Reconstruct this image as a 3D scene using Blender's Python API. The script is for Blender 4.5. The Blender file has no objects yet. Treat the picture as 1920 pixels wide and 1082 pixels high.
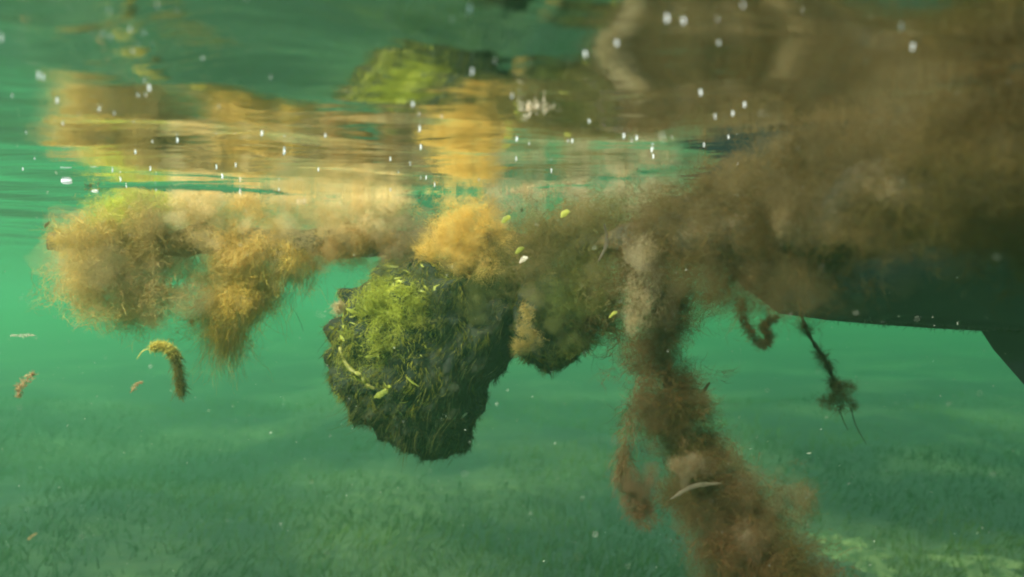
import bpy, bmesh, math, random
import numpy as np

random.seed(7)
RNG = np.random.default_rng(7)
SC = bpy.context.scene
COL = SC.collection

# ------------------------------------------------------------------ camera
H = 0.20                       # depth of the lens below the water surface
F = 1400.0                     # focal length in photograph pixels (1920 wide)
cam_d = bpy.data.cameras.new('camera')
cam = bpy.data.objects.new('camera', cam_d)
COL.objects.link(cam)
cam.location = (0, 0, -H)
cam.rotation_euler = (math.radians(90), 0, 0)
cam_d.sensor_width = 36.0
cam_d.lens = 36.0 * F / 1920.0
cam_d.clip_start = 0.01
cam_d.clip_end = 500
cam_d.dof.use_dof = True
cam_d.dof.focus_distance = 1.5
cam_d.dof.aperture_fstop = 2.6
SC.camera = cam

# ------------------------------------------------------------------ sky, sun, exposure
SUN_TO = np.array([-0.56, -0.41, 0.725])          # direction towards the sun, as it runs under water
SUN_TO /= np.linalg.norm(SUN_TO)
w = bpy.data.worlds.new('World'); SC.world = w; w.use_nodes = True
nt = w.node_tree
sky = nt.nodes.new('ShaderNodeTexSky'); sky.sky_type = 'NISHITA'; sky.sun_disc = False
sky.sun_elevation = math.asin(SUN_TO[2])
sky.sun_rotation = math.atan2(SUN_TO[0], SUN_TO[1])
nt.links.new(sky.outputs[0], nt.nodes['Background'].inputs[0])
nt.nodes['Background'].inputs[1].default_value = 0.15
sl = bpy.data.lights.new('sun', 'SUN'); sl.energy = 5.0; sl.angle = math.radians(0.5); sl.color = (1.0, 0.95, 0.85)
so = bpy.data.objects.new('sun', sl); COL.objects.link(so)
so.location = tuple(SUN_TO * 20)
from mathutils import Vector, Matrix
so.rotation_euler = Vector(SUN_TO).to_track_quat('Z', 'Y').to_euler()

SC.render.engine = 'CYCLES'
cy = SC.cycles
cy.use_denoising = True
cy.max_bounces = 6; cy.diffuse_bounces = 2; cy.glossy_bounces = 4; cy.transmission_bounces = 4
cy.volume_bounces = 2; cy.transparent_max_bounces = 40
cy.use_adaptive_sampling = True; cy.adaptive_threshold = 0.035
cy.caustics_reflective = True; cy.caustics_refractive = False
cy.sample_clamp_indirect = 4.0
cy.filter_width = 2.0
SC.view_settings.view_transform = 'Standard'
SC.view_settings.look = 'None'
SC.view_settings.gamma = 1.0
SC.view_settings.exposure = 1.4

# ------------------------------------------------------------------ helpers
def W(x, y, d):
    """a point of the place, from a photograph pixel and its distance from the camera"""
    return np.array([(x - 960.0) / F * d, d, -H - (y - 541.0) / F * d])

def tag(o, label=None, cat=None, group=None, kind=None):
    if label: o['label'] = label
    if cat: o['category'] = cat
    if group: o['group'] = group
    if kind: o['kind'] = kind
    return o

def mesh(name, v, f, col=None, smooth=False):
    v = np.asarray(v, dtype=np.float32); f = np.asarray(f, dtype=np.int32)
    me = bpy.data.meshes.new(name)
    n, k = f.shape
    me.vertices.add(len(v)); me.vertices.foreach_set('co', v.ravel())
    me.loops.add(n * k); me.loops.foreach_set('vertex_index', f.ravel())
    me.polygons.add(n)
    me.polygons.foreach_set('loop_start', np.arange(0, n * k, k, dtype=np.int32))
    me.polygons.foreach_set('loop_total', np.full(n, k, dtype=np.int32))
    if smooth: me.polygons.foreach_set('use_smooth', np.ones(n, dtype=bool))
    me.update(calc_edges=True)
    if col is not None:
        a = me.attributes.new('Col', 'FLOAT_COLOR', 'POINT')
        c = np.ones((len(v), 4), dtype=np.float32); c[:, :np.shape(col)[1]] = col
        a.data.foreach_set('color', c.ravel())
    return me

def thing(name, loc, label, cat, group=None):
    e = bpy.data.objects.new(name, None); COL.objects.link(e)
    e.location = tuple(loc); e.empty_display_size = 0.05
    tag(e, label, cat, group)
    return e

def part(name, v, f, m, root, col=None, smooth=True, kind=None, label=None, parent=None):
    """a part whose points are given in world space, hung on a thing (root) or on one of its parts"""
    v = np.asarray(v) - np.array(root.location)
    o = bpy.data.objects.new(name, mesh(name, v, f, col, smooth))
    o.data.materials.append(m); COL.objects.link(o)
    o.parent = parent or root
    if kind: o['kind'] = kind
    if label: o['label'] = label
    return o

def single(name, v, f, m, label=None, cat=None, group=None, kind=None, col=None, smooth=True, origin=None):
    v = np.asarray(v)
    c = v.mean(0) if origin is None else np.asarray(origin, dtype=float)
    o = bpy.data.objects.new(name, mesh(name, v - c, f, col, smooth))
    o.location = tuple(c); o.data.materials.append(m); COL.objects.link(o)
    return tag(o, label, cat, group, kind)

# value noise, vectorised
_T = np.random.default_rng(3).random((64, 64, 64)).astype(np.float32) * 2 - 1
def noise(p, freq=1.0, seed=0):
    q = np.asarray(p, dtype=np.float64) * freq + seed * 17.31
    i = np.floor(q).astype(int); f = q - i; f = f * f * (3 - 2 * f)
    r = 0
    for dx in (0, 1):
        for dy in (0, 1):
            for dz in (0, 1):
                wgt = (f[:, 0] if dx else 1 - f[:, 0]) * (f[:, 1] if dy else 1 - f[:, 1]) * (f[:, 2] if dz else 1 - f[:, 2])
                r = r + wgt * _T[(i[:, 0] + dx) & 63, (i[:, 1] + dy) & 63, (i[:, 2] + dz) & 63]
    return r
def fbm(p, freq, seed=0, oct=4):
    return sum(noise(p, freq * 2 ** k, seed + k) * 0.5 ** k for k in range(oct))
def noise3(p, freq, seed=0):
    return np.stack([noise(p, freq, seed), noise(p, freq, seed + 5), noise(p, freq, seed + 11)], 1)
def unit(v): return v / (np.linalg.norm(v, axis=-1, keepdims=True) + 1e-9)
def rdir(n): return unit(RNG.normal(size=(n, 3)))

def spline(pts, n):
    """Catmull-Rom through the points, n samples"""
    P = np.asarray(pts, dtype=float)
    P = np.vstack([2 * P[0] - P[1], P, 2 * P[-1] - P[-2]])
    m = len(P) - 3
    t = np.linspace(0, m - 1e-6, n); i = t.astype(int); u = (t - i)[:, None]
    a, b, c, d = P[i], P[i + 1], P[i + 2], P[i + 3]
    return 0.5 * (2 * b + (c - a) * u + (2 * a - 5 * b + 4 * c - d) * u ** 2 + (3 * b - a - 3 * c + d) * u ** 3)

def tube(path, rad, sides=8, lump=0.0, freq=30, seed=0):
    path = np.asarray(path); n = len(path); rad = np.broadcast_to(rad, (n,))
    t = unit(np.gradient(path, axis=0)); up = np.tile([0.13, 0.3, 0.94], (n, 1))
    a = unit(np.cross(t, up)); b = np.cross(t, a)
    ang = np.linspace(0, 2 * math.pi, sides, endpoint=False)
    v = path[:, None] + rad[:, None, None] * (np.cos(ang)[None, :, None] * a[:, None] + np.sin(ang)[None, :, None] * b[:, None])
    v = v.reshape(-1, 3)
    if lump:
        c = np.repeat(path, sides, 0)
        v = c + (v - c) * (1 + lump * fbm(v, freq, seed, 3))[:, None]
    f = []
    for i in range(n - 1):
        for j in range(sides):
            k = (j + 1) % sides
            f.append((i * sides + j, i * sides + k, (i + 1) * sides + k, (i + 1) * sides + j))
    v = np.vstack([v, path[:1], path[-1:]])
    s, e = len(v) - 2, len(v) - 1
    for j in range(sides):
        k = (j + 1) % sides
        f.append((s, k, j, j)); f.append((e, (n - 1) * sides + j, (n - 1) * sides + k, (n - 1) * sides + k))
    # caps as degenerate quads would shade badly: split them off as thin quads through the centre
    q = [x for x in f if len(set(x)) == 4]
    for j in range(0, sides, 2):
        k, l = (j + 1) % sides, (j + 2) % sides
        q.append((s, l, k, j)); q.append((e, (n - 1) * sides + j, (n - 1) * sides + k, (n - 1) * sides + l))
    return v, np.array(q)

def strands(root, dirn, length, width, seg=4, curl=0.5, cfreq=25, grav=0.0, seed=0, wander=0.25, taper=0.35, ceiling=-0.004):
    """fine filaments as thin ribbons; returns points, quads and the filament index of every point"""
    n = len(root); p = root.copy(); d = unit(dirn)
    length = np.broadcast_to(length, (n,)); step = (length / seg)[:, None]
    side = rdir(n)
    g = np.array([0, 0, -grav])
    pts = [p]
    for s in range(seg):
        d = unit(d + curl * noise3(p, cfreq, seed) + wander * RNG.normal(size=(n, 3)) + g)
        p = p + d * step
        p[:, 2] = np.where(p[:, 2] > ceiling, 2 * ceiling - p[:, 2], p[:, 2])
        pts.append(p)
    P = np.stack(pts, 1)                                   # n, seg+1, 3
    tan = unit(np.gradient(P, axis=1))
    sd = unit(np.cross(tan, side[:, None, :]))
    wd = np.linspace(1, taper, seg + 1)[None, :, None] * np.broadcast_to(width, (n,))[:, None, None] * 0.5
    V = np.stack([P - sd * wd, P + sd * wd], 2).reshape(-1, 3)
    V[:, 2] = np.minimum(V[:, 2], ceiling)
    m = (seg + 1) * 2
    b = (np.arange(n) * m)[:, None] + (np.arange(seg) * 2)[None]
    Q = np.stack([b, b + 1, b + 3, b + 2], -1).reshape(-1, 4)
    return V, Q, np.repeat(np.arange(n), m)

# ------------------------------------------------------------------ materials
def nodes(name):
    m = bpy.data.materials.new(name); m.use_nodes = True
    t = m.node_tree; t.nodes.clear()
    out = t.nodes.new('ShaderNodeOutputMaterial')
    return m, t, out
def mix_ramp(t, src, c0, c1, p0=0.35, p1=0.65):
    r = t.nodes.new('ShaderNodeValToRGB'); t.links.new(src, r.inputs[0])
    r.color_ramp.elements[0].position = p0; r.color_ramp.elements[0].color = (*c0, 1)
    r.color_ramp.elements[1].position = p1; r.color_ramp.elements[1].color = (*c1, 1)
    return r.outputs[0]
def tex_noise(t, scale, detail=4, coord='Object'):
    tc = t.nodes.new('ShaderNodeTexCoord'); n = t.nodes.new('ShaderNodeTexNoise')
    n.inputs['Scale'].default_value = scale; n.inputs['Detail'].default_value = detail
    t.links.new(tc.outputs[coord], n.inputs['Vector'])
    return n.outputs['Fac']
def mat_fiber(name, trans=0.4):
    m, t, out = nodes(name)
    at = t.nodes.new('ShaderNodeAttribute'); at.attribute_name = 'Col'
    d = t.nodes.new('ShaderNodeBsdfDiffuse'); tr = t.nodes.new('ShaderNodeBsdfTranslucent'); mx = t.nodes.new('ShaderNodeMixShader')
    t.links.new(at.outputs['Color'], d.inputs[0]); t.links.new(at.outputs['Color'], tr.inputs[0])
    mx.inputs[0].default_value = trans
    t.links.new(d.outputs[0], mx.inputs[1]); t.links.new(tr.outputs[0], mx.inputs[2])
    cl = t.nodes.new('ShaderNodeBsdfTransparent'); ms = t.nodes.new('ShaderNodeMixShader')       # thin films let the water behind show through
    t.links.new(at.outputs['Alpha'], ms.inputs[0]); t.links.new(cl.outputs[0], ms.inputs[1]); t.links.new(mx.outputs[0], ms.inputs[2])
    t.links.new(ms.outputs[0], out.inputs[0])
    return m
def mat_solid(name, c0, c1, scale, rough=0.8, bump=0.0, bscale=60, spec=0.3, trans=0.0):
    m, t, out = nodes(name)
    p = t.nodes.new('ShaderNodeBsdfPrincipled')
    t.links.new(mix_ramp(t, tex_noise(t, scale), c0, c1), p.inputs['Base Color'])
    p.inputs['Roughness'].default_value = rough; p.inputs['Specular IOR Level'].default_value = spec
    if bump:
        b = t.nodes.new('ShaderNodeBump'); b.inputs['Strength'].default_value = 0.8; b.inputs['Distance'].default_value = bump
        t.links.new(tex_noise(t, bscale, 6), b.inputs['Height']); t.links.new(b.outputs[0], p.inputs['Normal'])
    sh = p.outputs[0]
    if trans:
        tr = t.nodes.new('ShaderNodeBsdfTranslucent'); mx = t.nodes.new('ShaderNodeMixShader'); mx.inputs[0].default_value = trans
        t.links.new(mix_ramp(t, tex_noise(t, scale), c0, c1), tr.inputs[0])
        t.links.new(sh, mx.inputs[1]); t.links.new(tr.outputs[0], mx.inputs[2]); sh = mx.outputs[0]
    t.links.new(sh, out.inputs[0])
    return m

M_FIBER = mat_fiber('algae_filaments', 0.56)
M_GRASS = mat_fiber('seagrass_blades', 0.35)
M_LOG = mat_solid('slimy_wood', (0.035, 0.028, 0.012), (0.10, 0.07, 0.025), 14, 0.85, 0.01)
M_CLUMP = mat_solid('mossy_growth', (0.004, 0.007, 0.003), (0.020, 0.022, 0.006), 16, 0.85, 0.012, 45)
M_LEAF = mat_solid('fresh_leaf', (0.22, 0.25, 0.025), (0.56, 0.55, 0.09), 40, 0.5, trans=0.35)
M_STALK = mat_solid('yellow_stalk', (0.13, 0.12, 0.022), (0.28, 0.25, 0.05), 90, 0.6)
M_ROPE = mat_solid('fouled_rope', (0.02, 0.015, 0.006), (0.05, 0.035, 0.012), 60, 0.9)
M_TWIG = mat_solid('dark_twig', (0.030, 0.022, 0.008), (0.07, 0.05, 0.018), 60, 0.9)
M_HULL = mat_solid('navy_antifouling', (0.004, 0.008, 0.016), (0.008, 0.016, 0.028), 3, 0.6)
M_TOP = mat_solid('white_topside', (0.70, 0.70, 0.68), (0.80, 0.80, 0.78), 2, 0.35)
M_FRAG = mat_solid('weed_fragment', (0.42, 0.24, 0.10), (0.62, 0.42, 0.20), 60, 0.6, trans=0.35)
M_YELLOW = mat_solid('yellow_weed', (0.45, 0.38, 0.06), (0.70, 0.60, 0.16), 50, 0.6, trans=0.3)
M_PALE = mat_solid('pale_weed', (0.60, 0.48, 0.34), (0.85, 0.74, 0.58), 50, 0.6, trans=0.3)
M_REED = mat_solid('dull_reed', (0.06, 0.045, 0.025), (0.11, 0.08, 0.045), 50, 0.7)
M_SPECK = mat_solid('drift_speck', (0.55, 0.55, 0.40), (0.80, 0.80, 0.66), 50, 0.6, trans=0.4)

def mat_bubble(clear):
    m, t, out = nodes('air_bubble')
    p = t.nodes.new('ShaderNodeBsdfPrincipled')
    p.inputs['Base Color'].default_value = (0.95, 0.96, 0.97, 1); p.inputs['Roughness'].default_value = 0.08
    p.inputs['Specular IOR Level'].default_value = 1.0
    tr = t.nodes.new('ShaderNodeBsdfTranslucent'); tr.inputs[0].default_value = (0.95, 0.96, 0.97, 1)
    mx = t.nodes.new('ShaderNodeMixShader'); mx.inputs[0].default_value = 0.5
    t.links.new(p.outputs[0], mx.inputs[1]); t.links.new(tr.outputs[0], mx.inputs[2])
    cl = t.nodes.new('ShaderNodeBsdfTransparent'); m2 = t.nodes.new('ShaderNodeMixShader'); m2.inputs[0].default_value = clear
    t.links.new(mx.outputs[0], m2.inputs[1]); t.links.new(cl.outputs[0], m2.inputs[2]); t.links.new(m2.outputs[0], out.inputs[0])
    return m
M_BUBBLES = [mat_bubble(k) for k in (0.0, 0.45, 0.75)]

def mat_water():
    """underside of the surface: mirror beyond the critical angle, clear within it"""
    m, t, out = nodes('water_surface')
    fr = t.nodes.new('ShaderNodeFresnel'); fr.inputs['IOR'].default_value = 1.333
    b = t.nodes.new('ShaderNodeBump'); b.inputs['Strength'].default_value = 1.0; b.inputs['Distance'].default_value = 0.0028
    tc = t.nodes.new('ShaderNodeTexCoord'); mp = t.nodes.new('ShaderNodeMapping'); mp.inputs['Scale'].default_value = (7, 16, 1)
    n = t.nodes.new('ShaderNodeTexNoise'); n.inputs['Scale'].default_value = 1.0; n.inputs['Detail'].default_value = 3
    n.inputs['Distortion'].default_value = 0.4
    t.links.new(tc.outputs['Object'], mp.inputs[0]); t.links.new(mp.outputs[0], n.inputs['Vector']); t.links.new(n.outputs['Fac'], b.inputs['Height'])
    g = t.nodes.new('ShaderNodeBsdfGlossy'); g.inputs['Roughness'].default_value = 0.055; g.inputs['Color'].default_value = (0.97, 0.98, 0.97, 1)
    t.links.new(b.outputs[0], g.inputs['Normal'])
    tr = t.nodes.new('ShaderNodeBsdfTransparent'); mx = t.nodes.new('ShaderNodeMixShader')
    t.links.new(fr.outputs[0], mx.inputs[0]); t.links.new(tr.outputs[0], mx.inputs[1]); t.links.new(g.outputs[0], mx.inputs[2])
    t.links.new(mx.outputs[0], out.inputs[0])
    return m
M_WATER = mat_water()

def mat_murk():
    m, t, out = nodes('murky_water')
    sc = t.nodes.new('ShaderNodeVolumeScatter'); ab = t.nodes.new('ShaderNodeVolumeAbsorption'); ad = t.nodes.new('ShaderNodeAddShader')
    sc.inputs['Color'].default_value = (0.43, 1.0, 0.50, 1); sc.inputs['Density'].default_value = 0.045
    sc.inputs['Anisotropy'].default_value = 0.45
    ab.inputs['Color'].default_value = (0.0, 0.74, 0.46, 1); ab.inputs['Density'].default_value = 0.112     # red goes first, green last
    t.links.new(sc.outputs[0], ad.inputs[0]); t.links.new(ab.outputs[0], ad.inputs[1]); t.links.new(ad.outputs[0], out.inputs['Volume'])
    return m
M_MURK = mat_murk()

def mat_seabed():
    m, t, out = nodes('seabed')
    p = t.nodes.new('ShaderNodeBsdfPrincipled'); p.inputs['Roughness'].default_value = 0.95
    a = mix_ramp(t, tex_noise(t, 0.55, 5), (0.006, 0.012, 0.004), (0.065, 0.07, 0.022), 0.46, 0.64)
    c = t.nodes.new('ShaderNodeMix'); c.data_type = 'RGBA'; c.blend_type = 'MULTIPLY'; c.inputs[0].default_value = 0.7
    t.links.new(a, c.inputs[6]); t.links.new(mix_ramp(t, tex_noise(t, 9, 6), (0.4, 0.4, 0.4), (1.2, 1.2, 1.1)), c.inputs[7])
    t.links.new(c.outputs[2], p.inputs['Base Color'])
    b = t.nodes.new('ShaderNodeBump'); b.inputs['Distance'].default_value = 0.05
    t.links.new(tex_noise(t, 5, 6), b.inputs['Height']); t.links.new(b.outputs[0], p.inputs['Normal'])
    t.links.new(p.outputs[0], out.inputs[0])
    return m
M_BED = mat_seabed()

# ------------------------------------------------------------------ the setting
def wave(x, y):
    z = 0.0035 * np.sin(2.1 * x + 6.2 * y + 0.6) + 0.0022 * np.sin(-3.7 * x + 11.0 * y + 1.9) + 0.0014 * np.sin(8.3 * x + 17.0 * y) \
        + 0.0009 * np.sin(-15.0 * x + 27.0 * y + 0.4) + 0.0026 * np.sin(8.0 * x + 3.5 * y + 1.2) + 0.0014 * np.sin(-16.0 * x + 7.0 * y + 0.3) + 0.004 * np.sin(0.9 * x + 2.6 * y + 2.0)
    z = z + np.exp(-((y - 0.5) / 0.22) ** 2) * (0.0075 * np.sin(17 * x + 7 * y + 0.5) + 0.002 * np.sin(-11 * x + 26 * y))
    return z
def axis(lim, near, fine, n_far):
    a = np.arange(0, near, fine); b = np.geomspace(near, lim, n_far)
    return np.concatenate([-b[::-1], -a[:0:-1], a, b])
gx = axis(60, 2.0, 0.03, 50); gy = axis(60, 3.0, 0.025, 60)
X, Y = np.meshgrid(gx, gy, indexing='ij')
fade = np.exp(-(np.maximum(np.hypot(X, Y) - 5, 0) / 8) ** 2)
V = np.stack([X, Y, wave(X, Y) * fade], -1).reshape(-1, 3)
nx, ny = len(gx), len(gy)
I = (np.arange(nx - 1)[:, None] * ny + np.arange(ny - 1)[None]).ravel()
Q = np.stack([I, I + ny, I + ny + 1, I + 1], 1)
single('water_surface', V, Q, M_WATER, kind='structure', origin=(0, 0, 0))

BED = -1.85
def bed_z(x, y):
    p = np.stack([x, y, np.zeros_like(x)], 1)
    return BED + 0.16 * noise(p, 0.45, 2) + 0.05 * noise(p, 1.6, 3)
bx = axis(60, 9, 0.12, 30); by = axis(60, 11, 0.12, 30)
X, Y = np.meshgrid(bx, by, indexing='ij')
V = np.stack([X.ravel(), Y.ravel(), bed_z(X.ravel(), Y.ravel())], 1)
nx, ny = len(bx), len(by)
I = (np.arange(nx - 1)[:, None] * ny + np.arange(ny - 1)[None]).ravel()
single('seabed', V, np.stack([I, I + ny, I + ny + 1, I + 1], 1), M_BED, kind='structure', origin=(0, 0, 0))

M_SAND = mat_solid('pale_sand', (0.03, 0.04, 0.012), (0.13, 0.13, 0.045), 11, 0.95, 0.02, 14)
for k, (px, py, d, rx, ry) in enumerate([(1620, 1008, 4.9, 0.24, 0.34), (1850, 1025, 4.7, 0.34, 0.30), (1570, 985, 5.2, 0.2, 0.2)]):
    c = W(px, py, d); a = np.linspace(0, 2 * math.pi, 28, endpoint=False)
    rr = 1 + 0.35 * np.sin(3 * a + k) + 0.2 * np.sin(5 * a + 2 * k)
    ring = [np.stack([c[0] + rx * q * rr * np.cos(a), c[1] + ry * q * rr * np.sin(a)], 1) for q in (0.3, 0.65, 1.0)]
    xy = np.vstack([c[None, :2]] + ring); z = bed_z(xy[:, 0], xy[:, 1]) + np.r_[0.03, np.full(28, 0.028), np.full(28, 0.015), np.full(28, -0.03)] + 0.015 * RNG.normal(size=len(xy))
    f = [(0, 1 + j, 1 + (j + 1) % 28, 1 + (j + 2) % 28) for j in range(0, 28, 2)] + [(1 + r * 28 + j, 1 + (r + 1) * 28 + j, 1 + (r + 1) * 28 + (j + 1) % 28, 1 + r * 28 + (j + 1) % 28) for r in range(2) for j in range(28)]
    single('sandy_patch', np.column_stack([xy, z]), np.array(f), M_SAND, kind='structure')

# seagrass: nobody could count it
N = 60000
yy = 2.6 + 8.5 * RNG.random(N) ** 1.5; xx = (RNG.random(N) * 2 - 1) * (1.4 + 0.78 * yy)
pp = np.stack([xx, yy, np.zeros(N)], 1)
keep = fbm(pp, 0.8, 21, 3) + 0.35 * RNG.normal(size=N) > 0.0
xx, yy = xx[keep], yy[keep]; N = len(xx)
pp = np.stack([xx, yy, np.zeros(N)], 1)
root = np.stack([xx, yy, bed_z(xx, yy) - 0.01], 1)
dr = np.stack([0.35 * RNG.normal(size=N) + 0.3, 0.35 * RNG.normal(size=N), np.ones(N)], 1)
V, Q, ix = strands(root, dr, 0.05 + 0.07 * RNG.random(N), 0.006 + 0.004 * RNG.random(N), seg=3, curl=0.25, cfreq=3, wander=0.15, grav=0.02)
k = np.clip(0.42 + 1.1 * fbm(pp, 0.5, 31, 3) + 0.10 * RNG.normal(size=N), 0, 1)[:, None]
gc = (1 - k) * np.array([0.006, 0.014, 0.003]) + k * np.array([0.10, 0.115, 0.02])
single('seagrass', V, Q, M_GRASS, 'short green seagrass covering the seabed', 'seagrass', kind='stuff', col=gc[ix], smooth=False, origin=(0, 0, BED))

# the murky water itself: a closed box of even haze round the camera and everything under water
B = np.array([(x, y, z) for z in (BED - 1.0, 0.03) for y in (-45, 45) for x in (-45, 45)], dtype=float)
single('haze', B, [(0, 2, 3, 1), (4, 5, 7, 6), (0, 1, 5, 4), (2, 6, 7, 3), (0, 4, 6, 2), (1, 3, 7, 5)], M_MURK,
       'murky green sea water filling the view', 'water', kind='stuff', smooth=False)

# ------------------------------------------------------------------ algae builders
OCHRE = np.array([0.58, 0.415, 0.125]); GOLD = np.array([0.78, 0.55, 0.10]); BROWN = np.array([0.27, 0.185, 0.07]); DARK = np.array([0.09, 0.062, 0.022])
OLIVE = np.array([0.15, 0.14, 0.03]); LIME = np.array([0.42, 0.44, 0.06]); BEIGE = np.array([0.58, 0.46, 0.24]); GREY = np.array([0.30, 0.235, 0.115]); MOSS = np.array([0.07, 0.085, 0.02])

def slime(o, root, centers, rad, colour, sigma, seed, fill=1.0, flow=(0, 0, 0)):
    """the soft slime the filaments float in: lumpy closed bodies of thin murk, a loose one round a dense one"""
    alb = np.clip(np.asarray(colour) ** 0.72 * 1.08, 0, 0.97)
    for lay, (grow, dens) in enumerate(((1.0, 0.30), (0.66, 0.9))):
        bm = bmesh.new()
        nb = int(max(14, min(150, 9 * len(centers) * fill)))
        ci = RNG.integers(0, len(centers), nb)
        for k in range(nb):
            c = centers[ci[k]] + RNG.normal(size=3) * rad[ci[k]] * 0.55 * grow + np.asarray(flow) * rad[ci[k]] * 0.4 * RNG.random()
            r = rad[ci[k]] * (0.28 + 0.42 * RNG.random()) * grow * (1.0 if fill >= 0.5 else 0.95)
            m = Matrix.Translation(Vector(c)) @ Matrix.Diagonal(Vector((r * (0.8 + 0.5 * RNG.random()), r, r * (0.8 + 0.4 * RNG.random()), 1)))
            bmesh.ops.create_icosphere(bm, subdivisions=2, radius=1, matrix=m)
        me = bpy.data.meshes.new('slime'); bm.to_mesh(me); bm.free()
        tmp = bpy.data.objects.new('slime', me); COL.objects.link(tmp)
        md = tmp.modifiers.new('r', 'REMESH'); md.mode = 'VOXEL'; md.voxel_size = 0.0045
        dg = bpy.context.evaluated_depsgraph_get(); ev = tmp.evaluated_get(dg)
        em = ev.to_mesh(); n = len(em.vertices); v = np.empty(n * 3); em.vertices.foreach_get('co', v); v = v.reshape(-1, 3)
        f = np.array([p.vertices[:] for p in em.polygons], dtype=np.int32); ev.to_mesh_clear()
        bpy.data.objects.remove(tmp); bpy.data.meshes.remove(me)
        v = v + 0.013 * noise3(v, 34, seed) + 0.005 * noise3(v, 90, seed + 3)
        v[:, 2] = np.minimum(v[:, 2], -0.003 - 0.004 * RNG.random(n))
        mt, t, out = nodes('algae_slime')
        p = t.nodes.new('ShaderNodeVolumePrincipled'); p.inputs['Color'].default_value = (*alb, 1); p.inputs['Absorption Color'].default_value = (0, 0, 0, 1)
        p.inputs['Density'].default_value = sigma * dens; p.inputs['Anisotropy'].default_value = 0.2
        t.links.new(p.outputs[0], out.inputs['Volume'])
        part('slime_haze', v, f, mt, root, kind='stuff', parent=o)

def cloud(name, root, centers, rad, n, cols, length=(0.02, 0.05), width=0.0008, curl=0.7, cfreq=30, grav=0.05, seed=0, seg=3, spread=0.35, label=None, flow=(0, 0, 0), sigma=20.0, fill=1.0, groups=3, floor=0.12):
    """fluffy algae: filaments radiating from many small tufts strewn round the given centres"""
    centers = np.asarray(centers); rad = np.broadcast_to(rad, (len(centers),)); cols = np.asarray(cols)
    wgt = rad ** 2; wgt = wgt / wgt.sum()
    n = int(n * 0.55); nt_ = max(20, n // 30); length = (length[0] * 0.45, length[1] * 0.62); width = width * 0.55; curl = curl * 1.3
    ci = RNG.choice(len(centers), nt_, p=wgt)
    tc = centers[ci] + RNG.normal(size=(nt_, 3)) * (rad[ci] * 0.52)[:, None]
    dens = np.clip(0.55 + 1.2 * noise(tc, 22, seed + 40), floor, 1)
    ti = RNG.choice(nt_, n, p=dens / dens.sum())
    out = unit(tc - centers[ci])
    rt = tc[ti] + RNG.normal(size=(n, 3)) * (rad[ci][ti] * 0.20)[:, None]
    d = rdir(n) + spread * out[ti] + np.asarray(flow)[None]
    L = length[0] + (length[1] - length[0]) * RNG.random(n) ** 1.6
    V, Q, ix = strands(rt, d, L, width * (0.6 + 0.8 * RNG.random(n)), seg=seg, curl=curl, cfreq=cfreq * 1.6, grav=grav, seed=seed, wander=0.5)
    hue = np.clip(0.5 + 0.8 * noise(rt, 12, seed + 9) + 0.12 * RNG.normal(size=n), 0, 1)[:, None]
    if cols.ndim == 2 and len(cols) == 2:
        c = cols[0] * (1 - hue) + cols[1] * hue
    else:                                                  # a pair of colours for every centre
        c = cols[ci[ti], 0] * (1 - hue) + cols[ci[ti], 1] * hue
    c = c * (0.8 + 0.4 * RNG.random(n))[:, None]
    col = np.ones((len(V), 4)); col[:, :3] = c[ix]
    o = part(name, V, Q, M_FIBER, root, col=col, smooth=False, kind='stuff', label=label)
    if sigma:
        mean = cols.mean(0) if cols.ndim == 2 else None
        if mean is not None: slime(o, root, centers, rad, mean, sigma, seed, fill, flow)
        else:
            for k in range(groups):
                a = np.array_split(np.arange(len(centers)), groups)[k]
                slime(o, root, centers[a], rad[a], cols[a].mean((0, 1)), sigma, seed + k, fill, flow)
    return o

def drape(name, root, pts, nrm, n, cols, flow, length, width, seed=0, lift=0.25, label=None, seg=4, curl=0.4, cfreq=25):
    """filaments combed along a surface"""
    i = RNG.integers(0, len(pts), n)
    nn = nrm[i]; fl = np.asarray(flow)[None] + 0.0 * nn
    tg = unit(fl - (fl * nn).sum(1, keepdims=True) * nn)
    L = length[0] + (length[1] - length[0]) * RNG.random(n)
    V, Q, ix = strands(pts[i] + nn * 0.001, tg + lift * nn * RNG.random(n)[:, None] + 0.15 * RNG.normal(size=(n, 3)), L, width * (0.5 + RNG.random(n)), seg=seg, curl=curl, cfreq=cfreq, grav=0.05, seed=seed, wander=0.12)
    return V, Q, ix, i

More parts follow.
